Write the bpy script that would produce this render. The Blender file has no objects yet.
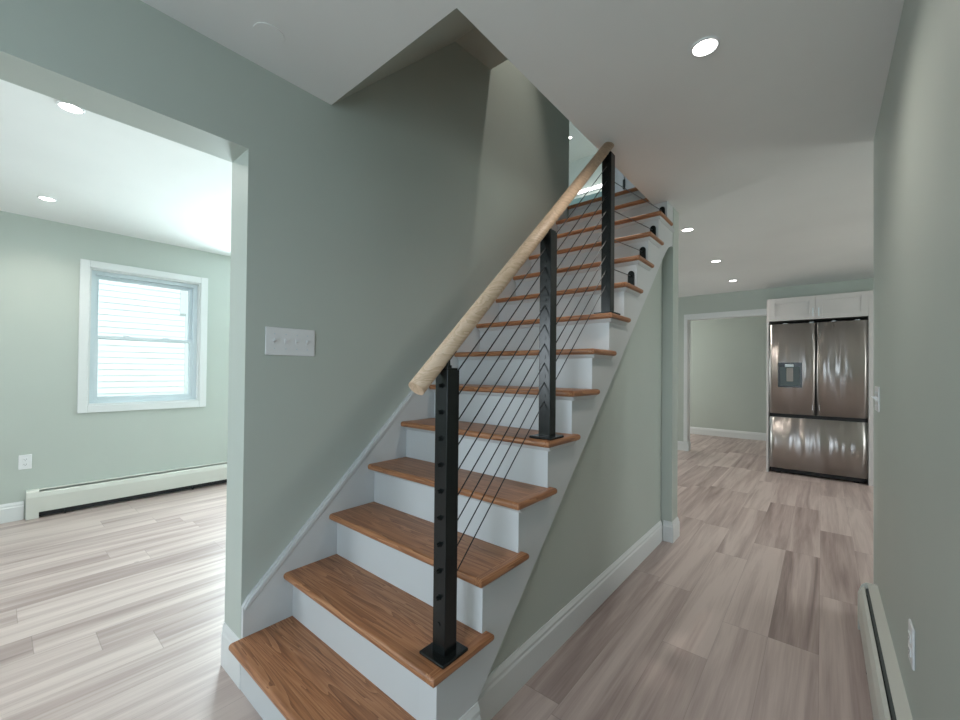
import bpy, bmesh, math, random
from mathutils import Vector, Matrix
random.seed(7)
sc = bpy.context.scene
C = sc.collection

# ------------------------------------------------------------------ camera
F, YAW, PITCH, ROLL, CAM_H, SY = 407.5982, 0.6986, 0.0104, 0.0102, 1.22, 6.6786
def _world(x3, f2, z3):
    c, s = math.cos(ROLL), math.sin(ROLL)
    x1 = c*x3 - s*z3; z2 = s*x3 + c*z3
    c, s = math.cos(PITCH), math.sin(PITCH)
    f1 = c*f2 - s*z2; z1 = s*f2 + c*z2
    c, s = math.cos(YAW), math.sin(YAW)
    return Vector((c*x1 - s*f1, s*x1 + c*f1, z1))
cd = bpy.data.cameras.new('camera')
cam = bpy.data.objects.new('camera', cd); C.objects.link(cam)
R_, F_, U_ = _world(1, 0, 0), _world(0, 1, 0), _world(0, 0, 1)
cam.matrix_world = Matrix(((R_.x, U_.x, -F_.x, 0), (R_.y, U_.y, -F_.y, 0), (R_.z, U_.z, -F_.z, CAM_H), (0, 0, 0, 1)))
cd.sensor_width = 36; cd.lens = F/960*36; cd.shift_y = SY/960; cd.clip_start = .01
sc.camera = cam

# ------------------------------------------------------------------ world, sun, daylight
w = bpy.data.worlds.new('world'); sc.world = w; w.use_nodes = True
bg = w.node_tree.nodes['Background']
bg.inputs[0].default_value = (.72, .84, 1, 1); bg.inputs[1].default_value = 1.15
sd = bpy.data.lights.new('sun', 'SUN'); sd.energy = 2.3; sd.angle = math.radians(.6); sd.color = (1, .97, .92)
sun = bpy.data.objects.new('sun', sd); C.objects.link(sun)
sun.rotation_euler = Vector((-.50, .12, -.85)).to_track_quat('-Z', 'Y').to_euler()

def area(name, loc, direction, sx, sy, power, col=(1, 1, 1), spread=180):
    d = bpy.data.lights.new(name, 'AREA'); d.shape = 'RECTANGLE'; d.size = sx; d.size_y = sy
    d.energy = power; d.color = col; d.spread = math.radians(spread)
    o = bpy.data.objects.new(name, d); C.objects.link(o); o.location = loc
    o.rotation_euler = Vector(direction).to_track_quat('-Z', 'Z' if abs(direction[2]) < .9 else 'Y').to_euler()
    return o
# area lamps added at unseen openings, standing in for daylight
DAY = (.85, .95, 1)
area('fill_front_room', (-5.07, 2.35, 1.45), (1, 0, -.22), 1.1, 1.2, 125, DAY)  # added fill lamp behind the unseen side window, brightens the front room
area('daylight_street', (-3.3, -3.12, 1.5), (0, 1, 0), 1.2, 1.2, 34, DAY)
area('daylight_entry', (-.35, -1.72, 1.35), (0, 1, 0), .9, 1.5, 17, (.74, .88, 1))
area('daylight_kitchen_left', (-5.12, 5.4, 1.5), (1, 0, 0), 1.8, 1.3, 52, (.95, .98, 1))
area('daylight_kitchen_right', (3.22, 4.6, 1.5), (-1, 0, 0), 1.8, 1.3, 48, (1, .97, .93))
area('daylight_far_room', (-3.9, 8.2, 1.5), (1, 0, 0), 1.2, 1.3, 24, (1, .98, .95))
area('daylight_upstairs', (-5.02, 5.2, 3.95), (1, 0, 0), 1.4, 1.2, 9, (.78, .96, 1))
sc.view_settings.view_transform = 'Standard'; sc.view_settings.look = 'None'
sc.view_settings.gamma = 1; sc.view_settings.use_curve_mapping = False
sc.view_settings.exposure = 0.74

# ------------------------------------------------------------------ materials
def mat(name, col, rough=.5, metal=0, spec=.5):
    m = bpy.data.materials.new(name); m.use_nodes = True
    b = m.node_tree.nodes['Principled BSDF']
    b.inputs['Base Color'].default_value = (*col, 1); b.inputs['Roughness'].default_value = rough
    b.inputs['Metallic'].default_value = metal; b.inputs['Specular IOR Level'].default_value = spec
    return m
def N(m, t, **kw):
    n = m.node_tree.nodes.new(t)
    for k, v in kw.items(): setattr(n, k, v)
    return n
def L(m, a, b): m.node_tree.links.new(a, b)
def math_n(m, op, a, b=None):
    n = N(m, 'ShaderNodeMath', operation=op)
    for i, v in enumerate((a, b)):
        if v is None: continue
        if isinstance(v, (int, float)): n.inputs[i].default_value = v
        else: L(m, v, n.inputs[i])
    return n.outputs[0]
def ramp(m, fac, stops):
    r = N(m, 'ShaderNodeValToRGB'); e = r.color_ramp.elements
    while len(e) < len(stops): e.new(.5)
    for i, (p, c) in enumerate(stops): e[i].position = p; e[i].color = (*c, 1)
    L(m, fac, r.inputs[0]); return r.outputs[0]
def painted(name, col, rough, bump=.04, scale=220, var=.03):
    m = mat(name, col, rough); b = m.node_tree.nodes['Principled BSDF']
    tc = N(m, 'ShaderNodeTexCoord')
    n = N(m, 'ShaderNodeTexNoise'); n.inputs['Scale'].default_value = 1.3; n.inputs['Detail'].default_value = 3
    L(m, tc.outputs['Object'], n.inputs['Vector'])
    L(m, ramp(m, n.outputs[0], [(.3, tuple(c*(1-var) for c in col)), (.7, tuple(min(1, c*(1+var)) for c in col))]), b.inputs['Base Color'])
    n2 = N(m, 'ShaderNodeTexNoise'); n2.inputs['Scale'].default_value = scale; L(m, tc.outputs['Object'], n2.inputs['Vector'])
    bp = N(m, 'ShaderNodeBump'); bp.inputs['Strength'].default_value = bump; bp.inputs['Distance'].default_value = .001
    L(m, n2.outputs[0], bp.inputs['Height']); L(m, bp.outputs[0], b.inputs['Normal'])
    return m
def wood(name, dark, mid, light, axis, rough=.4, scale=1.0):
    m = mat(name, mid, rough); b = m.node_tree.nodes['Principled BSDF']
    tc = N(m, 'ShaderNodeTexCoord'); oi = N(m, 'ShaderNodeObjectInfo')
    mp = N(m, 'ShaderNodeMapping'); L(m, tc.outputs['Object'], mp.inputs[0])
    off = N(m, 'ShaderNodeVectorMath', operation='SCALE'); off.inputs[0].default_value = (3.7, 9.1, 5.3)
    L(m, math_n(m, 'MULTIPLY', oi.outputs['Random'], 20), off.inputs['Scale']); L(m, off.outputs[0], mp.inputs['Location'])
    s = [20*scale]*3; s[axis] = 1.3*scale; mp.inputs['Scale'].default_value = s
    n1 = N(m, 'ShaderNodeTexNoise'); n1.inputs['Scale'].default_value = 1; n1.inputs['Detail'].default_value = 3; n1.inputs['Distortion'].default_value = .6
    L(m, mp.outputs[0], n1.inputs[0])
    rings = math_n(m, 'FRACT', math_n(m, 'MULTIPLY', n1.outputs[0], 9))
    mp2 = N(m, 'ShaderNodeMapping'); L(m, tc.outputs['Object'], mp2.inputs[0])
    s = [260*scale]*3; s[axis] = 6*scale; mp2.inputs['Scale'].default_value = s
    n2 = N(m, 'ShaderNodeTexNoise'); n2.inputs['Scale'].default_value = 1; n2.inputs['Detail'].default_value = 4; L(m, mp2.outputs[0], n2.inputs[0])
    f = math_n(m, 'ADD', math_n(m, 'MULTIPLY', rings, .45), math_n(m, 'MULTIPLY', n2.outputs[0], .6))
    L(m, ramp(m, f, [(.22, light), (.5, mid), (.85, dark)]), b.inputs['Base Color'])
    bp = N(m, 'ShaderNodeBump'); bp.inputs['Strength'].default_value = .25; bp.inputs['Distance'].default_value = .0006
    L(m, n2.outputs[0], bp.inputs['Height']); L(m, bp.outputs[0], b.inputs['Normal'])
    return m
M = {}
M['sage'] = painted('sage_wall_paint', (.470, .516, .474), .45, .05)
M['ceiling'] = painted('flat_ceiling_paint', (.80, .81, .80), .8, .05)
M['trim'] = painted('white_semigloss_trim', (.70, .72, .72), .32, .02, 60, .02)
M['riser'] = painted('white_riser_paint', (.59, .61, .62), .4, .05, 80, .03)
M['plastic'] = mat('white_plastic', (.75, .76, .77), .3)
M['heater'] = painted('heater_enamel', (.62, .62, .57), .35, .02, 60, .02)
M['dark'] = mat('dark_gap', (.012, .012, .014), .6)
M['fin'] = mat('aluminium_fins', (.10, .12, .12), .45, .6)
M['black'] = mat('black_powder_coat', (.008, .010, .010), .22, 0, .35)
M['paddle'] = mat('grey_paddle', (.28, .26, .24), .4)
M['cable'] = mat('black_cable', (.012, .012, .013), .35)
M['oak'] = wood('oak_tread', (.17, .062, .024), (.36, .155, .068), (.46, .225, .108), 0, .38)
M['oak_y'] = wood('oak_return', (.17, .062, .024), (.36, .155, .068), (.46, .225, .108), 1, .38)
M['pine'] = wood('pale_dowel_wood', (.47, .32, .205), (.60, .43, .295), (.67, .50, .36), 1, .5, .8)
M['cabinet'] = painted('cabinet_white_paint', (.60, .58, .57), .35, .02, 60, .02)
M['counter'] = mat('grey_counter_stone', (.35, .34, .33), .25)
M['siding'] = painted('white_vinyl_siding', (.86, .86, .88), .5, .02, 40, .02)
M['vinyl'] = mat('window_vinyl', (.62, .70, .74), .35)
M['mirror'] = mat('mirror_silver', (.50, .66, .70), .03, 1)
def emis(name, col, s):
    m = mat(name, col); b = m.node_tree.nodes['Principled BSDF']
    b.inputs['Emission Color'].default_value = (*col, 1); b.inputs['Emission Strength'].default_value = s
    return m
M['lamp'] = emis('lit_lamp_lens', (1, .97, .92), 9)
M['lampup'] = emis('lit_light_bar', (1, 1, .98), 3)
# glass
g = bpy.data.materials.new('window_glass'); g.use_nodes = True; nt = g.node_tree; nt.nodes.clear()
o_ = nt.nodes.new('ShaderNodeOutputMaterial'); mx = nt.nodes.new('ShaderNodeMixShader'); tr = nt.nodes.new('ShaderNodeBsdfTransparent'); gl = nt.nodes.new('ShaderNodeBsdfGlossy')
tr.inputs[0].default_value = (.93, .97, .97, 1); gl.inputs['Roughness'].default_value = .02; mx.inputs[0].default_value = .06
nt.links.new(tr.outputs[0], mx.inputs[1]); nt.links.new(gl.outputs[0], mx.inputs[2]); nt.links.new(mx.outputs[0], o_.inputs[0]); M['glass'] = g
# brushed, slightly wavy stainless steel
m = mat('stainless_steel', (.44, .41, .39), .30, 1); b = m.node_tree.nodes['Principled BSDF']
tc = N(m, 'ShaderNodeTexCoord'); mp = N(m, 'ShaderNodeMapping'); mp.inputs['Scale'].default_value = (7.0, 1, .9); L(m, tc.outputs['Object'], mp.inputs[0])
n = N(m, 'ShaderNodeTexNoise'); n.inputs['Scale'].default_value = 1.6; n.inputs['Detail'].default_value = 1; L(m, mp.outputs[0], n.inputs[0])
bp = N(m, 'ShaderNodeBump'); bp.inputs['Strength'].default_value = 1; bp.inputs['Distance'].default_value = .012; L(m, n.outputs[0], bp.inputs['Height']); L(m, bp.outputs[0], b.inputs['Normal'])
b.inputs['Anisotropic'].default_value = .97; b.inputs['Anisotropic Rotation'].default_value = .25
M['steel'] = m
# plank floor (boards run along Y)
m = mat('vinyl_plank_floor', (.4, .35, .32), .42); b = m.node_tree.nodes['Principled BSDF']
tc = N(m, 'ShaderNodeTexCoord'); sp = N(m, 'ShaderNodeSeparateXYZ'); L(m, tc.outputs['Object'], sp.inputs[0])
PW, PL = .182, 1.22
u = math_n(m, 'DIVIDE', math_n(m, 'ADD', sp.outputs[0], 20.03), PW); row = math_n(m, 'FLOOR', u); fu = math_n(m, 'FRACT', u)
wn = N(m, 'ShaderNodeTexWhiteNoise', noise_dimensions='1D'); L(m, row, wn.inputs['W'])
v = math_n(m, 'ADD', math_n(m, 'DIVIDE', math_n(m, 'ADD', sp.outputs[1], 20), PL), math_n(m, 'MULTIPLY', wn.outputs[0], 7)); col_ = math_n(m, 'FLOOR', v); fv = math_n(m, 'FRACT', v)
cb = N(m, 'ShaderNodeCombineXYZ'); L(m, row, cb.inputs[0]); L(m, col_, cb.inputs[1])
wn2 = N(m, 'ShaderNodeTexWhiteNoise', noise_dimensions='2D'); L(m, cb.outputs[0], wn2.inputs['Vector'])
sc2 = N(m, 'ShaderNodeVectorMath', operation='SCALE'); L(m, wn2.outputs['Color'], sc2.inputs[0]); sc2.inputs['Scale'].default_value = 30
ad = N(m, 'ShaderNodeVectorMath', operation='ADD'); L(m, tc.outputs['Object'], ad.inputs[0]); L(m, sc2.outputs[0], ad.inputs[1])
mp = N(m, 'ShaderNodeMapping'); mp.inputs['Scale'].default_value = (13, .7, 1); L(m, ad.outputs[0], mp.inputs[0])
n1 = N(m, 'ShaderNodeTexNoise'); n1.inputs['Scale'].default_value = 1; n1.inputs['Detail'].default_value = 4; n1.inputs['Distortion'].default_value = .8; L(m, mp.outputs[0], n1.inputs[0])
mp2 = N(m, 'ShaderNodeMapping'); mp2.inputs['Scale'].default_value = (170, 5, 1); L(m, ad.outputs[0], mp2.inputs[0])
n2 = N(m, 'ShaderNodeTexNoise'); n2.inputs['Scale'].default_value = 1; n2.inputs['Detail'].default_value = 4; L(m, mp2.outputs[0], n2.inputs[0])
f = math_n(m, 'ADD', math_n(m, 'MULTIPLY', n1.outputs[0], 1.12), math_n(m, 'MULTIPLY', n2.outputs[0], .24))
f = math_n(m, 'ADD', f, math_n(m, 'MULTIPLY', math_n(m, 'SUBTRACT', wn2.outputs[0], .5), .26))
colr = ramp(m, f, [(.36, (.235, .170, .157)), (.61, (.385, .300, .275)), (.87, (.53, .435, .40))])
kn = N(m, 'ShaderNodeTexVoronoi'); kn.inputs['Scale'].default_value = 1; mp3 = N(m, 'ShaderNodeMapping'); mp3.inputs['Scale'].default_value = (3.1, 1.7, 1); L(m, ad.outputs[0], mp3.inputs[0]); L(m, mp3.outputs[0], kn.inputs['Vector'])
kf = math_n(m, 'LESS_THAN', kn.outputs['Distance'], .022)
eu = math_n(m, 'LESS_THAN', math_n(m, 'MINIMUM', fu, math_n(m, 'SUBTRACT', 1, fu)), .004)
ev = math_n(m, 'LESS_THAN', math_n(m, 'MINIMUM', fv, math_n(m, 'SUBTRACT', 1, fv)), .0012)
edge = math_n(m, 'MAXIMUM', eu, ev)
mixc = N(m, 'ShaderNodeMix', data_type='RGBA'); L(m, math_n(m, 'MULTIPLY', math_n(m, 'MAXIMUM', edge, kf), .38), mixc.inputs['Factor']); L(m, colr, mixc.inputs['A']); mixc.inputs['B'].default_value = (.10, .075, .065, 1)
L(m, mixc.outputs['Result'], b.inputs['Base Color'])
bp = N(m, 'ShaderNodeBump'); bp.inputs['Strength'].default_value = .2; bp.inputs['Distance'].default_value = .001; L(m, math_n(m, 'SUBTRACT', n2.outputs[0], edge), bp.inputs['Height']); L(m, bp.outputs[0], b.inputs['Normal'])
M['floor'] = m
m = mat('lawn', (.12, .2, .06), .9); M['lawn'] = m

# ------------------------------------------------------------------ mesh helpers
def obj(name, bm, m, parent=None, smooth=False, loc=None):
    me = bpy.data.meshes.new(name); bm.normal_update(); bm.to_mesh(me); bm.free()
    if smooth:
        for p in me.polygons: p.use_smooth = True
    me.materials.append(M[m]); o = bpy.data.objects.new(name, me); C.objects.link(o)
    if loc: o.location = loc
    if parent: o.parent = parent
    return o
def bx(bm, x0, x1, y0, y1, z0, z1, bev=0, seg=2):
    vs = [bm.verts.new((x, y, z)) for x in (x0, x1) for y in (y0, y1) for z in (z0, z1)]
    fs = [(0, 1, 3, 2), (4, 6, 7, 5), (0, 4, 5, 1), (2, 3, 7, 6), (0, 2, 6, 4), (1, 5, 7, 3)]
    nf = [bm.faces.new([vs[i] for i in f]) for f in fs]
    if bev:
        es = list({e for f in nf for e in f.edges})
        bmesh.ops.bevel(bm, geom=es, offset=bev, segments=seg, affect='EDGES', profile=.5)
    return bm
def box(x0, x1, y0, y1, z0, z1, bev=0, seg=2): return bx(bmesh.new(), x0, x1, y0, y1, z0, z1, bev, seg)
def prism(bm, pts, axis, a, b):
    """polygon pts (2D) extruded from a to b along axis; the 2D pair is the two other axes in order"""
    def P(p, t):
        q = list(p); q.insert(axis, t); return q
    A = [bm.verts.new(P(p, a)) for p in pts]; B = [bm.verts.new(P(p, b)) for p in pts]
    n = len(pts); bm.faces.new(A); bm.faces.new(B[::-1])
    for i in range(n): bm.faces.new((A[i], B[i], B[(i+1) % n], A[(i+1) % n]))
    bmesh.ops.recalc_face_normals(bm, faces=bm.faces); return bm
def tube(bm, p, q, r, n=12, r2=None):
    p, q = Vector(p), Vector(q); d = (q-p).normalized(); a = d.orthogonal().normalized(); c = d.cross(a); r2 = r if r2 is None else r2
    A = [bm.verts.new(p+(a*math.cos(t)+c*math.sin(t))*r) for t in [2*math.pi*i/n for i in range(n)]]
    B = [bm.verts.new(q+(a*math.cos(t)+c*math.sin(t))*r2) for t in [2*math.pi*i/n for i in range(n)]]
    bm.faces.new(A[::-1]); bm.faces.new(B)
    for i in range(n): bm.faces.new((A[i], A[(i+1) % n], B[(i+1) % n], B[i]))
    return bm
def tb(p, q, r, n=12, r2=None): return tube(bmesh.new(), p, q, r, n, r2)
def thing(name, label, cat, loc=(0, 0, 0), group=None):
    o = bpy.data.objects.new(name, None); C.objects.link(o); o.location = loc; o.empty_display_size = .1
    o['label'] = label; o['category'] = cat
    if group: o['group'] = group
    return o
def tag(o, label, cat, group=None):
    o['label'] = label; o['category'] = cat
    if group: o['group'] = group
    return o
SLAB = {}
def struct(name, bm, m, label=None, cat=None, parent=None):
    o = obj(name, bm, m, parent)
    if not parent:
        o['kind'] = 'structure'; o['label'] = label; o['category'] = cat or name.split('_')[0]
    return o

# ------------------------------------------------------------------ dimensions
H, H2, H3 = 2.4234, 2.66, 4.96          # hall ceiling, upper floor, upper ceiling
XW, XWB = -1.7135, -1.884               # stair wall faces
XF = -4.88                              # front room far wall
XR = .2003                              # hall right wall
YE = 2.89                               # its end
YJ = .624                               # end of the stair wall beside the front-room opening
YK = 7.0                                # kitchen back wall
r, run, YN1, NOSE = .19, .1997, .576, .039
XL, XT, XS, XB = -1.694, -.804, -.832, -.903
XC, YC = -.93, .968                     # stairwell hole
Yn = lambda k: YN1+(k-1)*run
Yr = lambda k: Yn(k)+NOSE
YR1 = .618

# ------------------------------------------------------------------ structure
struct('floor', box(-5.1, 3.3, -3.2, 9.3, -.1, 0), 'floor', 'greige wood-look plank floor running through the hall and rooms')
bm = bmesh.new()
for x0, x1, y0, y1 in ((-5.1, XWB, -3.2, 9.3), (XWB, XW, -3.2, .5), (XWB, XW, 3.232, 9.3), (XW, XC, -3.2, YC), (XC, 3.3, -3.2, 9.3), (XW, XC, Yr(14)+.02, 9.3)):
    bx(bm, x0, x1, y0, y1, H, H2-.02)
struct('ceiling', bm, 'ceiling', 'flat white ceiling with a rectangular stairwell opening')
# stair wall: header over the opening + wall with its two storeys
bm = bmesh.new()
bx(bm, XWB, XW, YJ, 3.232, 0, H3); bx(bm, XWB, XW, -1.3, YJ, 2.078, H); bx(bm, XWB, XW, -3.1, -1.3, 0, H); bx(bm, XWB, XW, .5, YJ, H, H3)
struct('wall_left', bm, 'sage', 'sage green wall beside the stairs with a wide opening to the front room')
struct('wall_right', box(XR, XR+.12, -1.6, YE, 0, H), 'sage', 'sage green wall along the right of the hall')
bm = bmesh.new(); bx(bm, XW, -.85, -1.72, -1.6, 0, H); bx(bm, .15, XR+.12, -1.72, -1.6, 0, H); bx(bm, -.85, .15, -1.72, -1.6, 2.1, H); bx(bm, -.85, .15, -1.72, -1.6, 0, .3)
struct('wall_entry', bm, 'sage', 'sage green wall at the entry end of the hall')
# front room walls (far wall has the window hole)
WY0, WY1, WZ0, WZ1 = .52, 1.345, .885, 2.085
bm = bmesh.new(); a0, a1 = XF-.2, XF
bx(bm, a0, a1, -3.1, WY0, 0, H); bx(bm, a0, a1, 2.95, 3.2, 0, H); bx(bm, a0, a1, 1.75, 2.95, 0, .885); bx(bm, a0, a1, 1.75, 2.95, 2.085, H); bx(bm, a0, a1, WY1, 1.75, 0, H); bx(bm, a0, a1, WY0, WY1, 0, WZ0); bx(bm, a0, a1, WY0, WY1, WZ1, H)
struct('wall_far_left', bm, 'sage', 'pale sage wall of the front room around the white window')
struct('wall_front_room_end', box(XF, XWB, 3.1, 3.2, 0, H), 'sage', 'pale sage end wall of the front room')
bm = bmesh.new(); bx(bm, XF, -3.9, -3.1, -3.0, 0, H); bx(bm, -2.7, XWB, -3.1, -3.0, 0, H); bx(bm, -3.9, -2.7, -3.1, -3, 0, .9); bx(bm, -3.9, -2.7, -3.1, -3, 2.1, H)
struct('wall_front', bm, 'sage', 'pale sage street-side wall of the front room')
# kitchen shell
bm = bmesh.new(); bx(bm, -5.1, -5.0, 3.2, 4.5, 0, H); bx(bm, -5.1, -5.0, 6.3, 7.2, 0, H); bx(bm, -5.1, -5, 4.5, 6.3, 0, .85); bx(bm, -5.1, -5, 4.5, 6.3, 2.15, H)
struct('wall_kitchen_left', bm, 'sage', 'sage wall on the left side of the kitchen')
bm = bmesh.new(); bx(bm, 3.1, 3.2, YE, 3.7, 0, H); bx(bm, 3.1, 3.2, 5.5, 7.2, 0, H); bx(bm, 3.1, 3.2, 3.7, 5.5, 0, .85); bx(bm, 3.1, 3.2, 3.7, 5.5, 2.15, H)
struct('wall_kitchen_right', bm, 'sage', 'sage wall on the right side of the kitchen')
struct('wall_kitchen_near', box(XR+.12, 3.2, YE-.12, YE, 0, H), 'sage', 'sage kitchen wall backing onto the hall')
XJ = -1.625; KT = .14; KH = 2.065
bm = bmesh.new(); bx(bm, -5, XJ, YK, YK+KT, 0, H); bx(bm, XJ, -.45, YK, YK+KT, KH, H); bx(bm, -.45, 3.1, YK, YK+KT, 0, H)
struct('wall_kitchen_back', bm, 'sage', 'sage kitchen back wall with a wide opening beside the refrigerator')
bm = bmesh.new(); t_ = .012
bx(bm, XJ, XJ+t_, YK-.004, YK+KT+.004, 0, KH); bx(bm, XJ+t_, -.45, YK-.004, YK+KT+.004, KH-t_, KH)
bx(bm, XJ-.048, XJ, YK-.014, YK-.001, .141, KH+.075); bx(bm, XJ, -.54, YK-.014, YK-.0045, KH, KH+.075)
struct('trim_1', bm, 'trim', 'white casing and jamb lining of the opening in the kitchen back wall', 'trim')
YB = 9.05
struct('wall_back', box(-4.0, 1.0, YB, YB+.1, 0, H), 'sage', 'sage wall of the far room seen through the kitchen opening')
struct('wall_back_left', box(-4.1, -4.0, YK+KT, YB+.1, 0, .85), 'sage', 'sage side wall of the far room')
struct('wall_back_right', box(1.0, 1.1, YK+KT, YB+.1, 0, H), 'sage', 'sage right side wall of the far room')
# wall under the stairs, its end pier
sl = .936; zd = lambda y: .226+sl*(y-1.044)
struct('wall_stair', prism(bmesh.new(), [(.97, 0), (3.155, 0), (3.155, zd(3.155)+.02), (2.9, zd(2.9)+.1), (.97, zd(.97)+.1)], 0, -.963, XB), 'sage', 'sage triangular wall panel under the stair stringer')
struct('wall_stair_end', box(XW, -.83, 3.155, 3.3, 0, H), 'sage', 'sage wall end pier at the far end of the staircase')

def base_profile(h=.14, t=.016):
    return [(0, 0), (t, 0), (t, h*.74), (t*.72, h*.80), (t*.72, h*.88), (t*.35, h*.96), (t*.2, h), (0, h)]
def baseboard(name, label, x0, y0, x1, y1, nx, ny, h=.14, t=.016, parent=None):
    """runs from (x0,y0) to (x1,y1), sticking out of the wall towards (nx,ny)"""
    bm = bmesh.new(); pr = base_profile(h, t)
    A = [bm.verts.new((x0+nx*p, y0+ny*p, z)) for p, z in pr]; B = [bm.verts.new((x1+nx*p, y1+ny*p, z)) for p, z in pr]
    bm.faces.new(A); bm.faces.new(B[::-1]); n = len(pr)
    for i in range(n): bm.faces.new((A[i], B[i], B[(i+1) % n], A[(i+1) % n]))
    bmesh.ops.recalc_face_normals(bm, faces=bm.faces)
    return struct(name, bm, 'trim', label, 'baseboard', parent)
baseboard('baseboard_stair', 'white moulded baseboard along the wall under the stairs', XB, .995, XB, 3.14, 1, 0, .145)
def wrap(path, h, t):
    """baseboard following a polyline on plan, out to the right-hand side, mitred corners"""
    pr = base_profile(h, t); rings = []
    pts = [Vector(p) for p in path]
    for i, p in enumerate(pts):
        d1 = (p-pts[i-1]).normalized() if i else (pts[1]-p).normalized()
        d2 = (pts[i+1]-p).normalized() if i < len(pts)-1 else d1
        n1, n2 = Vector((d1.y, -d1.x)), Vector((d2.y, -d2.x)); nn = (n1+n2); nn = nn/(nn.length_squared/2) if nn.length > 1e-6 else n1
        rings.append([(p.x+nn.x*q, p.y+nn.y*q, z) for q, z in pr])
    bm = bmesh.new(); R = [[bm.verts.new(c) for c in rg] for rg in rings]; n = len(pr)
    for a, b in zip(R, R[1:]):
        for i in range(n): bm.faces.new((a[i], b[i], b[(i+1) % n], a[(i+1) % n]))
    bm.faces.new(R[0]); bm.faces.new(R[-1][::-1]); bmesh.ops.recalc_face_normals(bm, faces=bm.faces); return bm
struct('baseboard_pier', wrap([(XB+.017, 3.155), (-.83, 3.155), (-.83, 3.3), (XW, 3.3)], .145, .014), 'trim', 'white baseboard wrapped around the wall end past the stairs', 'baseboard')
struct('baseboard_jamb', wrap([(XWB, 3.09), (XWB, YJ), (XW+.0195, YJ)], .175, .008), 'trim', 'white baseboard wrapped around the opening jamb beside the lowest step', 'baseboard')
baseboard('baseboard_left', 'white baseboard of the front room beside the heater', XF, -3, XF, .165, 1, 0, .145)
baseboard('baseboard_back', 'white baseboard along the far room wall', -4, YB, 1, YB, 0, -1, .14)
struct('baseboard_kitchen', wrap([(-4.98, YK), (XJ+.012, YK), (XJ+.012, YK+KT)], .14, .016), 'trim', 'white baseboard wrapped around the kitchen opening jamb', 'baseboard')

# upper floor shell
bm = bmesh.new(); bx(bm, -5.1, XWB, .4, 6.7, H2-.02, H2); bx(bm, XWB, XC, 3.2325, 6.7, H2-.02, H2); bx(bm, XC, -.8, .4, 6.7, H2-.02, H2)
struct('floor_upper', bm, 'floor', 'plank floor of the upper landing', 'floor')
struct('ceiling_upper', box(-5.1, -.7, .4, 6.7, H3, H3+.12), 'sage', 'ceiling of the upper landing, coloured green for light bounced off the walls', 'ceiling')  # green bounce light from the walls is put into the ceiling colour
struct('wall_upper_right', box(XC, -.8, YC-.1, 4.3, H2, H3), 'sage', 'sage wall along the right side of the stairwell upstairs')
struct('wall_upper_near', box(XWB, XC, .4, .5, H2, H3), 'sage', 'sage near wall of the stairwell upstairs')
# sloping soffit over the lowest steps
struct('wall_soffit', prism(bmesh.new(), [(YC, H), (1.772, 3.222), (2.12, 3.25), (2.12, H3), (2.05, H3), (2.05, 3.32), (YC-.12, 3.32), (YC-.12, H2), (YC, H2)][::-1], 0, XW, XC), 'sage', 'sloping sage soffit above the lower stairs')
bm = bmesh.new(); bx(bm, -5.1, -5.0, .4, 4.4, H2, H3); bx(bm, -5.1, -5, 6.0, 6.7, H2, H3); bx(bm, -5.1, -5, 4.4, 6, H2, 3.3); bx(bm, -5.1, -5, 4.4, 6, 4.6, H3)
struct('wall_upper_left', bm, 'sage', 'sage far left wall upstairs')
struct('wall_upper_back', box(-5.0, -.8, 6.56, 6.7, H2, H3), 'sage', 'sage back wall of the room upstairs')
struct('wall_upper_landing', box(-1.62, -.8, 4.3, 4.4, H2, H3), 'sage', 'sage landing wall behind the upstairs door')

# ------------------------------------------------------------------ windows
def sash_window(name, X, dirx, y0, y1, z0, z1, label):
    """double-hung window in a wall normal to X; interior on the side dirx"""
    s = dirx
    def xb(bm, a, b, *q, **k): bx(bm, min(X+s*a, X+s*b), max(X+s*a, X+s*b), *q, **k)
    bm = bmesh.new(); cw = .062                       # casing
    xb(bm, 0, .018, y0-cw, y0, z0-cw, z1+cw, bev=.003); xb(bm, 0, .018, y1, y1+cw, z0-cw, z1+cw, bev=.003)
    xb(bm, 0, .018, y0, y1, z1, z1+cw, bev=.003); xb(bm, 0, .018, y0, y1, z0-cw, z0, bev=.003)
    root = struct(name, bm, 'trim', label, 'window')
    bm = bmesh.new(); j = .012
    for q in ((y0, y0+j, z0, z1), (y1-j, y1, z0, z1), (y0+j, y1-j, z0, z0+j), (y0+j, y1-j, z1-j, z1)): xb(bm, -.14, 0, *q)
    obj('jamb_lining', bm, 'trim', root)
    a0, a1, b0, b1 = y0+j, y1-j, z0+j, z1-j
    bm = bmesh.new(); f = .032
    for q in ((a0, a0+f, b0, b1), (a1-f, a1, b0, b1), (a0+f, a1-f, b0, b0+f), (a0+f, a1-f, b1-f, b1)): xb(bm, -.14, -.05, *q)
    obj('window_frame', bm, 'vinyl', root)
    a0 += f; a1 -= f; b0 += f; b1 -= f; mid = (b0+b1)/2; t = .028
    for nm, lo, hi, d0, d1 in (('upper_sash', mid-.012, b1, -.13, -.10), ('lower_sash', b0, mid+.018, -.095, -.062)):
        bm = bmesh.new()
        for q in ((a0, a0+t, lo, hi), (a1-t, a1, lo, hi), (a0+t, a1-t, lo, lo+t), (a0+t, a1-t, hi-t, hi)): xb(bm, d0, d1, *q, bev=.002)
        so = obj(nm, bm, 'vinyl', root)
        bm = bmesh.new(); dm = (d0+d1)/2; xb(bm, dm-.002, dm+.002, a0+t, a1-t, lo+t, hi-t); obj('pane', bm, 'glass', so)
    for q in (.3, .7):
        bm = bmesh.new(); yy = a0+(a1-a0)*q; xb(bm, -.075, -.055, yy-.025, yy+.025, mid+.019, mid+.03, bev=.003)
        obj('sash_lock', bm, 'vinyl', root)
    return root
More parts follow.
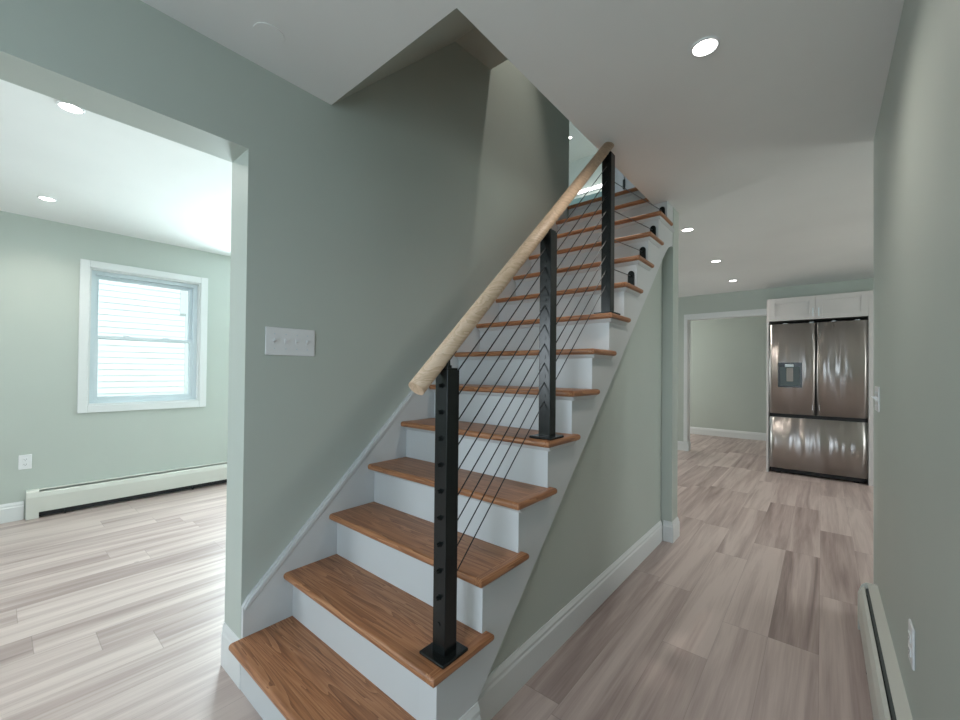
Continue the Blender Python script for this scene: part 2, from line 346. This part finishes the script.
sash_window('window_1', XF, 1, WY0, WY1, WZ0, WZ1, 'white double-hung window in the pale sage wall of the front room')
sash_window('window_2', -5.0, 1, 4.5, 6.3, .85, 2.15, 'white kitchen window on the left wall')
sash_window('window_3', 3.1, -1, 3.7, 5.5, .85, 2.15, 'white kitchen window on the right wall')
def plain_window(name, x0, x1, z0, z1, yi, label):
    bm = bmesh.new(); f = .06
    for q in ((x0-f, x0, z0-f, z1+f), (x1, x1+f, z0-f, z1+f), (x0, x1, z0-f, z0), (x0, x1, z1, z1+f)): bx(bm, q[0], q[1], yi, yi+.018, q[2], q[3])
    root = struct(name, bm, 'trim', label, 'window'); bm = bmesh.new(); g = .04; zm = (z0+z1)/2
    for q in ((x0, x0+g, z0, z1), (x1-g, x1, z0, z1), (x0+g, x1-g, z0, z0+g), (x0+g, x1-g, z1-g, z1), (x0+g, x1-g, zm-.02, zm+.02)): bx(bm, q[0], q[1], yi-.08, yi-.04, q[2], q[3])
    obj('window_frame', bm, 'vinyl', root)
plain_window('window_4', -3.9, -2.7, .9, 2.1, -3.0, 'white street window of the front room')
sash_window('window_added', XF, 1, 1.75, 2.95, .885, 2.085, 'unseen white window added to the front room for side light, hidden behind the stair wall')  # window added out of view to bring side light into the front room
plain_window('window_5', -.85, .15, .3, 2.1, -1.6, 'tall white entry window behind the hall')

# ------------------------------------------------------------------ neighbouring house outside the window
XN = -9.45
house = thing('neighbour_house', 'white clapboard house seen through the front room window', 'house', (XN, 1.5, -.6))
pts = [(XN-.3, -.6)]; z = -.6
while z < 5.2:
    pts += [(XN, z), (XN-.010, z+.105)]; z += .105
pts.append((XN-.3, z))
bm = prism(bmesh.new(), [(p[0], p[1]) for p in pts], 1, -5, 9); bm.transform(Matrix.Translation((-XN, -1.5, .6)))
obj('siding', bm, 'siding', house)
bm = box(XN, XN+.03, 2.36, 2.50, -.6, 5.2); bm.transform(Matrix.Translation((-XN, -1.5, .6)))
obj('corner_board', bm, 'trim', house)
bm = box(XN, XN+.022, 2.27, 2.36, 2.26, 2.72); bm.transform(Matrix.Translation((-XN, -1.5, .6)))
obj('vent_cover', bm, 'trim', house)
g_ = obj('ground', box(-30, 30, -30, 30, -.75, -.6), 'lawn'); g_['kind'] = 'structure'; g_['label'] = 'green lawn outside the house'; g_['category'] = 'ground'

# ------------------------------------------------------------------ staircase
st = thing('staircase', 'straight staircase of oak treads and white risers climbing beside the sage wall', 'staircase', (XS, YN1, 0))
def sob(name, bm, m, parent=None):
    """child mesh given in world coordinates, kept in place under the staircase"""
    p = parent or st; base = Vector((XS, YN1, 0))
    # origin of the mesh at its own centre, so that the grain differs between boards
    c = Vector((0, 0, 0)); n = 0
    for v in bm.verts: c += v.co; n += 1
    c /= n; bm.transform(Matrix.Translation(-c))
    o = obj(name, bm, m, p)
    ref = base if p is st else p['_c']
    o.location = c-Vector(ref); o['_c'] = tuple(c)
    return o
TT = .027
for k in range(1, 15):
    top = k*r; y0 = Yn(k); y1 = Yr(k+1) if k < 14 else Yr(14)+.12
    xe = XS-.002 if k < 13 else XC-.004
    bm = bmesh.new(); bx(bm, XL, xe, y0, y1, top-TT, top)
    es = [e for e in bm.edges if all(abs(v.co.y-y0) < 1e-6 for v in e.verts) and abs(e.verts[0].co.z-e.verts[1].co.z) < 1e-6]
    bmesh.ops.bevel(bm, geom=es, offset=.0115, segments=4, affect='EDGES', profile=.5)
    tr_ = sob('tread', bm, 'oak')
    if k < 13:                                         # mitred return nosing with rounded outer edge
        ye = y0+.267 if k < 12 else 3.05
        bm = bmesh.new(); bx(bm, XS-.002, XT, y0, ye, top-TT, top)
        es = [e for e in bm.edges if (abs(e.verts[0].co.z-e.verts[1].co.z) < 1e-6) and (all(abs(v.co.x-XT) < 1e-6 for v in e.verts) or all(abs(v.co.y-y0) < 1e-6 for v in e.verts) or (k < 12 and all(abs(v.co.y-ye) < 1e-6 for v in e.verts)))]
        bmesh.ops.bevel(bm, geom=es, offset=.0115, segments=4, affect='EDGES', profile=.5)
        sob('return_nosing', bm, 'oak_y', tr_)
    yb = Yr(k) if k > 1 else YR1; xr = XB if k < 13 else XC-.004
    bm = box(XL, xr, yb, yb+.018, (k-1)*r, top-TT)
    if k == 13: bx(bm, XC-.004, XB, yb, yb+.018, 12*r, H-.002)
    sob('riser', bm, 'riser')
    # small cove under the nosing
    bm = bmesh.new(); cz = top-TT
    if k < 13:
        prism(bm, [(yb, cz), (yb-.016, cz), (yb-.012, cz-.008), (yb-.004, cz-.016), (yb, cz-.018)], 0, XL, XS+.014)
        prism(bm, [(XS, cz), (XS+.016, cz), (XS+.012, cz-.008), (XS+.004, cz-.016), (XS, cz-.018)], 1, yb, (y0+.255 if k < 12 else 3.15))
    else: prism(bm, [(yb, cz), (yb-.016, cz), (yb-.012, cz-.008), (yb-.004, cz-.016), (yb, cz-.018)], 0, XL, XC-.004)
    sob('cove_molding', bm, 'riser')
# outer stringer: stepped above, straight diagonal below, curved into the pier
pts = [(YR1, 0)]
for k in range(1, 13):
    pts.append((Yr(k) if k > 1 else YR1, k*r-TT)); pts.append((Yr(k+1), k*r-TT)) if k < 12 else None
pts += [(3.01, 12*r-TT), (3.01, H-.002), (3.15, H-.002), (3.15, 2.135), (3.10, 2.128), (3.04, 2.10), (2.98, 2.055), (2.92, 2.0), (.995, .18), (.995, 0)]
sob('stringer', prism(bmesh.new(), pts, 0, XB, XS), 'riser')
b_ = baseboard('base_block', '', XS, Yr(1)+.002, XS, .995, 1, 0, .177, .014, parent=st); b_.location = -Vector((XS, YN1, 0))
for kk in ('kind', 'label', 'category'):
    if kk in b_: del b_[kk]
# skirt board on the wall side
nz = lambda y: .19+.951*(y-.576)
ye = 3.17
sk = [(YJ+.001, .165), (YJ+.001, nz(YJ)+.045), (ye, nz(ye)+.045), (ye, nz(ye)-.30), (1.0, nz(1.0)-.42), (1.0, .165)]
sob('skirt_board', prism(bmesh.new(), sk, 0, XW, XL-.001), 'riser')
t0 = .045; cap = [(YJ+.001, nz(YJ)+t0), (YJ+.001, nz(YJ)+t0+.024), (YJ+.02, nz(YJ+.02)+t0+.034), (ye, nz(ye)+t0+.034), (ye, nz(ye)+t0)]
bm = prism(bmesh.new(), cap, 0, XW, XL+.004)
bmesh.ops.bevel(bm, geom=[e for e in bm.edges if all(abs(v.co.x-(XL+.004)) < 1e-6 for v in e.verts)], offset=.006, segments=3, affect='EDGES')
sob('skirt_cap', bm, 'riser')
for o in st.children_recursive:
    if '_c' in o: del o['_c']

# ------------------------------------------------------------------ cable railing
XP = -.862
rl = thing('cable_railing', 'black cable railing with a pale round wooden handrail on the open side of the stairs', 'railing', (XP, .875, .38))
RB = Vector((XP, .875, .38))
posts = [(.875, 2*r), (1.457, 5*r), (2.06, 8*r)]
HZ = [.095+.0778*i for i in range(10)]
def rob(name, bm, m, parent=None, smooth=False):
    o = obj(name, bm, m, parent or rl, smooth)
    if parent is None: bm = None; o.location = -RB
    return o
P3 = []
for py, pz in posts:
    bm = bmesh.new(); bx(bm, XP-.0255, XP+.0255, py-.0255, py+.0255, pz+.009, pz+.842, .002)
    p = rob('post', bm, 'black')
    rob('base_plate', box(XP-.052, XP+.050, py-.055, py+.052, pz, pz+.0095, .003), 'black', p)
    bm = bmesh.new(); bx(bm, XP-.022, XP+.022, py-.022, py+.022, pz+.842, pz+.848, .002)
    tube(bm, (XP, py, pz+.846), (XP, py, pz+.885), .008, 12)
    tube(bm, (XP, py, pz+.846), (XP, py, pz+.856), .013, 12)
    a = Vector((0, .7245, .689)); s0 = Vector((XP, py, pz+.884))
    tube(bm, s0-a*.03, s0+a*.03, .014, 12)
    rob('rail_bracket', bm, 'black', p)
    for i, hz in enumerate(HZ):
        bm = bmesh.new(); z = pz+hz; front = py-.0255
        if i == 0: tube(bm, (XP, front-.002, z), (XP, front+.001, z), .006, 10)
        elif py < 1:
            tube(bm, (XP, front-.003, z), (XP, front+.001, z), .0085, 10); tube(bm, (XP, front-.013, z), (XP, front-.003, z), .0045, 8, .0065)
        else: tube(bm, (XP, front-.0025, z), (XP, front+.001, z), .007, 10)
        rob('cable_fitting', bm, 'black', p)
# handrail
d = Vector((0, .7245, .689)); A = Vector((-.869, .758, 1.168)); B = A+d*1.838
rob('handrail', tb(A, B, .0255, 32), 'pine', smooth=False)
hr = [o for o in rl.children if o.name.startswith('handrail')][0]
for pl in hr.data.polygons:
    if len(pl.vertices) == 4: pl.use_smooth = True
# cables between the posts
CR = .0022
for i in range(1, 10):
    for (a, b) in ((0, 1), (1, 2)):
        (ya, za), (yb, zb) = posts[a], posts[b]
        rob('cable', tb((XP, ya, za+HZ[i]), (XP, yb, zb+HZ[i]), CR, 6), 'cable')
# brackets on the risers and the cables that end there
for k, hi in ((9, 2), (10, 4), (11, 6), (12, 8)):
    yf = Yr(k+1); z0 = k*r; h = .108
    prof = [(XP-.020, z0+.004), (XP+.016, z0+.004)]+[(XP-.002+.018*math.cos(t), z0+h-.018+.018*math.sin(t)) for t in [math.pi*j/10 for j in range(11)]]
    bm = bmesh.new(); A_ = [bm.verts.new((x, yf-.012, z)) for x, z in prof]; B_ = [bm.verts.new((x, yf, z)) for x, z in prof]; n = len(prof)
    bm.faces.new(A_); bm.faces.new(B_[::-1])
    for i in range(n): bm.faces.new((A_[i], B_[i], B_[(i+1) % n], A_[(i+1) % n]))
    bmesh.ops.recalc_face_normals(bm, faces=bm.faces)
    br = rob('riser_bracket', bm, 'black')
    for zz in (z0+.03, z0+.078): rob('cable_fitting', tb((XP-.002, yf-.020, zz), (XP-.002, yf-.011, zz), .007, 10), 'black', br)
    (py, pz) = posts[2]
    rob('cable', tb((XP, py, pz+HZ[hi]), (XP-.002, yf-.018, z0+.078), CR, 6), 'cable')
    if k > 8: rob('cable', tb((XP, py, pz+HZ[hi-1]), (XP-.002, yf-.018, z0+.03), CR, 6), 'cable') if k < 9 else None

# ------------------------------------------------------------------ wall plates
def plate_thing(name, label, cat, c, u, n, wdt, hgt, kind, gangs=1, group=None):
    """plate centred at c, width along u (horizontal unit vector), facing n"""
    root = thing(name, label, cat, c, group)
    u, n = Vector(u), Vector(n); Rm = Matrix((u, n, Vector((0, 0, 1)))).transposed().to_4x4()
    def add(nm, bm, m):
        bm.transform(Rm); bmesh.ops.recalc_face_normals(bm, faces=bm.faces); return obj(nm, bm, m, root)
    add('plate', box(-wdt/2, wdt/2, 0, .006, -hgt/2, hgt/2, .0035, 2), 'plastic')
    for gi in range(gangs):
        gx = (gi-(gangs-1)/2)*.046
        if kind == 'switch':
            bm = box(gx-.005, gx+.005, .004, .008, -.012, .012, .001)
            prism(bm, [(.006, -.004), (.020, .004 if gi % 2 else .006), (.020, .010), (.006, .008)], 0, gx-.0045, gx+.0045)
            add('toggle', bm, 'plastic')
            for zz in (-.03, .03): add('screw', tb((gx, .005, zz), (gx, .0072, zz), .003, 8), 'vinyl')
        else:
            for zz in (-.02, .02):
                bm = box(gx-.016, gx+.016, .005, .0085, zz-.013, zz+.013, .003); so = add('socket', bm, 'plastic')
                
                for bm in (box(gx-.0075, gx-.0055, .0080, .0088, zz-.002, zz+.007), box(gx+.0055, gx+.0075, .0080, .0088, zz-.002, zz+.006), tb((gx, .0080, zz-.007), (gx, .0088, zz-.007), .0022, 8)): e = add('slot', bm, 'dark'); e.parent = so
    return root
plate_thing('light_switch', 'four-gang white toggle switch plate on the sage wall left of the stairs', 'light switch', (XW, .800, 1.333), (0, -1, 0), (1, 0, 0), .209, .115, 'switch', 4)
plate_thing('light_switch', 'white switch plate near the far end of the right hall wall', 'light switch', (XR, 2.665, 1.108), (0, 1, 0), (-1, 0, 0), .165, .116, 'switch', 3)
plate_thing('wall_outlet', 'white outlet above the right-hand baseboard heater', 'outlet', (XR, 1.705, .448), (0, 1, 0), (-1, 0, 0), .072, .116, 'outlet')
plate_thing('wall_outlet', 'white outlet low on the front room wall left of the window', 'outlet', (XF, .168, .455), (0, -1, 0), (1, 0, 0), .073, .116, 'outlet')

# ------------------------------------------------------------------ baseboard heaters
def heater(label, X, s, y0, y1, h, dep, cap):
    """fin-tube baseboard heater on a wall normal to X, sticking out to the side s, end cap on 'cap' end(s)"""
    root = thing('baseboard_heater', label, 'heater', (X, (y0+y1)/2, 0)); ym = (y0+y1)/2
    def sx(pts): return [(X+s*a-X, b) for a, b in pts]
    def P(nm, pts, a, b, m):
        bm = prism(bmesh.new(), sx(pts), 1, a-ym, b-ym); return obj(nm, bm, m, root)
    t = .003; c = .07; a, b = (y0+(c if cap[0] else 0), y1-(c if cap[1] else 0))
    P('back_panel', [(0, .02), (t, .02), (t, h-.012), (dep*.53, h-.005), (dep*.53, h-.001), (0, h)], a, b, 'heater')
    P('front_cover', [(dep-t, .052), (dep, .050), (dep, h-.055), (dep*.86, h-.026), (dep*.70, h-.016), (dep*.68, h-.020), (dep*.84, h-.030), (dep-t, h-.057)], a, b, 'heater')
    P('damper', [(dep*.46, h-.020), (dep*.62, h-.026), (dep*.62, h-.028), (dep*.46, h-.023)], a, b, 'fin')
    P('fin_gap_shade', [(t+.002, .012), (dep*.7, .012), (dep*.7, .06), (dep-t-.006, .07), (dep-t-.006, h-.06), (t+.002, h-.04)], a, b, 'dark')  # fins as one near-black block, also painting the shade under the cover
    q = a+.15
    while q < b: obj('support_bracket', box(min(s*.002, s*(dep-.004)), max(s*.002, s*(dep-.004)), q-ym-.004, q-ym+.004, .004, .066), 'dark', root); q += .9
    ends = [(y0, y0+c)] if cap[0] else []
    if cap[1]: ends.append((y1-c, y1))
    for e0, e1 in ends: P('end_cap', [(0, .003), (dep+.003, .003), (dep+.003, h-.053), (dep*.85, h-.012), (dep*.6, h+.003), (0, h+.003)], e0, e1, 'heater')
    return root
heater('long white baseboard heater under the front room window', XF, 1, .175, 3.0, .225, .065, (1, 1))
heater('beige baseboard heater along the right hall wall', XR, -1, .35, 2.672, .232, .066, (0, 0))
hb = [o for o in bpy.data.objects if o.name == 'baseboard_heater.001'][0]
bm = prism(bmesh.new(), [(0, .003), (-.069, .003), (-.069, .179), (-.056, .220), (-.040, .235), (0, .235)], 1, 2.672-1.511, 2.676-1.511); obj('end_cap', bm, 'heater', hb)

# ------------------------------------------------------------------ recessed lights
def downlight(label, x, y, z=H, rad=.040, power=6, group='recessed ceiling lights', col=(1, .93, .85), size=150):
    root = thing('recessed_light', label, 'ceiling light', (x, y, z), group)
    bm = bmesh.new(); n = 32; rings = [(rad*1.22, 0), (rad*1.2, -.004), (rad*1.02, -.006), (rad, -.001)]
    R = [[bm.verts.new((q*math.cos(2*math.pi*i/n), q*math.sin(2*math.pi*i/n), zz)) for i in range(n)] for q, zz in rings]
    for a, b in zip(R, R[1:]):
        for i in range(n): bm.faces.new((a[i], a[(i+1) % n], b[(i+1) % n], b[i]))
    obj('trim_ring', bm, 'plastic', root, True)
    bm = bmesh.new(); bm.faces.new([bm.verts.new((rad*math.cos(-2*math.pi*i/n), rad*math.sin(-2*math.pi*i/n), -.002)) for i in range(n)]); obj('lens', bm, 'lamp', root)
    d = bpy.data.lights.new('lamp', 'SPOT'); d.energy = power; d.color = col; d.spot_size = math.radians(size); d.spot_blend = .8; d.shadow_soft_size = rad
    o = bpy.data.objects.new('lamp', d); C.objects.link(o); o.parent = root; o.location = (0, 0, -.012)
    return root
LP = 16
downlight('large lit recessed ceiling light nearest the camera in the hall ceiling', -.332, 1.666, power=LP)
downlight('lit recessed light just past the stair wall end, first of the kitchen row', -.867, 3.72, power=LP)
downlight('lit recessed light, middle one of the kitchen ceiling row', -.874, 4.954, power=LP)
downlight('lit recessed light farthest away in the kitchen ceiling row', -.886, 6.128, power=LP)
downlight('lit recessed light nearest the opening in the front room ceiling', -2.672, .21, power=LP)
downlight('lit recessed light closer to the window wall in the front room ceiling', -4.255, .224, power=LP)
downlight('small lit recessed light in the upstairs ceiling beyond the stair wall', -3.09, 5.85, H3, power=4, rad=.03)
downlight('recessed light high above the stairs', -1.45, 2.36, H3, power=130, size=38)
bm = bmesh.new(); tube(bm, (-1.525, .617, H-.003), (-1.525, .617, H), .05, 32)
tag(obj('ceiling_cover', bm, 'ceiling'), 'faint round white cover disc on the ceiling left of the stairwell', 'cover plate')

# ------------------------------------------------------------------ refrigerator
FX0, FX1, FY = -.508, .386, 6.2
fr = thing('refrigerator', 'stainless steel french-door refrigerator with water dispenser and bottom freezer', 'refrigerator', ((FX0+FX1)/2, FY, 0))
FB = Vector(((FX0+FX1)/2, FY, 0))
def fob(name, bm, m, parent=None, smooth=False):
    o = obj(name, bm, m, parent or fr, smooth)
    if parent is None: o.location = -FB
    return o
fob('cabinet_body', box(FX0+.004, FX1-.004, FY+.07, FY+.76, .035, 1.828), 'dark')
fob('toe_grille', box(FX0+.02, FX1-.02, FY+.05, FY+.0695, .02, .06), 'dark')
for xx in (FX0+.09, FX1-.09): fob('foot', tb((xx, FY+.10, 0), (xx, FY+.10, .036), .025, 12), 'dark')
def door(name, x0, x1, z0, z1, bulge=.012):
    """slab with a gently bowed front and rounded vertical edges"""
    bm = bmesh.new(); n = 14; W = x1-x0; prof = []
    for i in range(n+1):
        t = -1+2*i/n; x = (x0+x1)/2+W/2*t; e = max(0, abs(t)-.955)/.045
        prof.append((x, FY+bulge*(t*t)*.5+.006*e*e))
    pts = prof+[(x1, FY+.065), (x0, FY+.065)]
    A_ = [bm.verts.new((x, y, z0)) for x, y in pts]; B_ = [bm.verts.new((x, y, z1)) for x, y in pts]; m_ = len(pts)
    bm.faces.new(A_[::-1]); bm.faces.new(B_)
    for i in range(m_): bm.faces.new((A_[i], A_[(i+1) % m_], B_[(i+1) % m_], B_[i]))
    bmesh.ops.recalc_face_normals(bm, faces=bm.faces)
    o = fob(name, bm, 'steel')
    for p in o.data.polygons:
        if abs(p.normal.z) < .5 and p.normal.y < -.3: p.use_smooth = True
    return o
split = -.057
dl = door('door', FX0, split-.004, .735, 1.83); dr = door('door', split+.004, FX1, .735, 1.83); fz = door('freezer_drawer', FX0, FX1, .07, .69)
fob('gasket', box(FX0+.01, FX1-.01, FY+.03, FY+.069, .6905, .7345), 'dark')
for dd, xx in ((dl, split-.03), (dr, split+.03)):
    for z0, z1 in ((.80, .86), (1.62, 1.70)): fob('grip_recess', box(xx-.004, xx+.004, FY-.004+.003, FY+.01, z0, z1, .001), 'steel', dd)
dx0, dx1, dz0, dz1 = -.418, -.185, 1.06, 1.36
bm = box(dx0, dx1, FY-.004, FY+.01, dz0, dz1, .002); dp = fob('water_dispenser', bm, 'black')
dp['label'] = 'black water dispenser'
fob('dispenser_recess', box(dx0+.02, dx1-.02, FY-.006, FY-.003, dz0+.02, dz1-.05), 'fin', dp)
fob('dispenser_spout', box(dx0+.07, dx1-.08, FY-.03, FY-.0055, dz1-.055, dz1-.02, .006), 'vinyl', dp)
fob('dispenser_paddle', box(dx0+.085, dx1-.085, FY-.016, FY-.0055, dz0+.07, dz1-.065, .003), 'paddle', dp)
for xx in (-.35, -.10, .10, .30): fob('hinge_cap', box(xx-.02, xx+.02, FY+.01, FY+.07, 1.8305, 1.842, .003), 'vinyl')

# ------------------------------------------------------------------ kitchen cabinets
def shaker(x0, x1, yf, z0, z1, parent, base, pull=None):
    bm = bmesh.new(); f = .058
    for q in ((x0, x0+f, z0, z1), (x1-f, x1, z0, z1), (x0+f, x1-f, z0, z0+f), (x0+f, x1-f, z1-f, z1)): bx(bm, q[0], q[1], yf, yf+.02, q[2], q[3], .0015)
    bx(bm, x0+f, x1-f, yf+.008, yf+.018, z0+f, z1-f)
    o = obj('door', bm, 'cabinet', parent); o.location = -Vector(base)
    if pull:
        bm = bmesh.new(); px, pz0, pz1 = pull; tube(bm, (px, yf-.025, pz0), (px, yf-.025, pz1), .005, 8)
        for zz in (pz0+.012, pz1-.012): tube(bm, (px, yf-.025, zz), (px, yf+.001, zz), .004, 8)
        obj('handle', bm, 'vinyl', o)
    return o
base = (-.06, 6.2, 0)
fc = thing('refrigerator_cabinet', 'white shaker cabinet built around and above the refrigerator', 'cabinet', base)
for a, b in ((-.535, -.513), (.392, .432)): o = obj('side_panel', box(a, b, 6.215, 6.99, 0, 2.152), 'cabinet', fc); o.location = -Vector(base)
o = obj('cabinet_box', box(-.513, .392, 6.222, 6.99, 1.875, 2.152), 'cabinet', fc); o.location = -Vector(base)
shaker(-.511, -.061, 6.2, 1.872, 2.148, fc, base, (-.085, 1.90, 2.0)); shaker(-.057, .388, 6.2, 1.872, 2.148, fc, base, (-.033, 1.90, 2.0))
base = (.75, 6.6, 1.4)
uc = thing('wall_cabinet', 'white upper kitchen cabinet right of the refrigerator', 'cabinet', base)
o = obj('cabinet_box', box(.437, 1.5, 6.68, 6.99, 1.40, 2.14), 'cabinet', uc); o.location = -Vector(base)
for a, b, p_ in ((.439, .79, .47), (.794, 1.145, 1.11), (1.149, 1.498, 1.18)): shaker(a, b, 6.655, 1.40, 2.14, uc, base, (p_, 1.43, 1.56))
base = (.75, 6.4, 0)
bc = thing('base_cabinet', 'white lower kitchen cabinet right of the refrigerator', 'cabinet', base)
o = obj('cabinet_box', box(.437, 1.5, 6.42, 6.99, .10, .868), 'cabinet', bc); o.location = -Vector(base)
o = obj('toe_kick', box(.437, 1.5, 6.48, 6.98, 0, .0995), 'dark', bc); o.location = -Vector(base)
for a, b, p_ in ((.439, .79, .48), (.794, 1.145, 1.11), (1.149, 1.498, 1.18)): shaker(a, b, 6.395, .11, .68, bc, base, (p_, .53, .65)); shaker(a, b, 6.395, .69, .86, bc, base, (p_, .73, .82))
tag(obj('countertop', box(.437, 1.52, 6.38, 6.99, .868, .905, .004), 'counter'), 'grey countertop on the lower cabinets right of the refrigerator', 'countertop')

# ------------------------------------------------------------------ upstairs details
def panel_door():
    bm = box(-1.60, -.94, 4.26, 4.296, H2+.01, H2+2.03, .002)
    root = struct('door_1', bm, 'trim', 'white upstairs door with black hinges at the top of the stairs', 'door')
    for z0, z1 in ((.15, .85), (1.0, 1.85)):
        for a, b in ((-1.52, -1.31), (-1.23, -1.02)): obj('panel', box(a, b, 4.252, 4.2605, H2+z0, H2+z1, .003), 'trim', root)
    for zz in (.55, 1.80): obj('hinge', box(-1.620, -1.600, 4.245, 4.262, H2+zz-.05, H2+zz+.05, .002), 'black', root)
    bm = bmesh.new()
    for a, b, c in ((-1.70, -1.62, 4.284), (-1.72, -1.70, 4.275), (-1.648, -1.62, 4.274)): bx(bm, a, b, c, 4.299, H2, H2+2.11)
    bx(bm, -1.62, -.94, 4.284, 4.299, H2+2.04, H2+2.11)
    obj('door_casing', bm, 'trim', root)
panel_door()
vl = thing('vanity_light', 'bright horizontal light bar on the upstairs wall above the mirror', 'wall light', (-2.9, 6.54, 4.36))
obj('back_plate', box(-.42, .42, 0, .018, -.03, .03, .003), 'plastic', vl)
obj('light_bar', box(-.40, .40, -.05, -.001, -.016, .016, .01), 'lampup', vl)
wm = thing('wall_mirror', 'wide mirror on the upstairs wall below the light bar', 'mirror', (-2.9, 6.555, 3.85))
obj('mirror_glass', box(-.7, .7, -.012, 0, -.42, .42), 'mirror', wm)
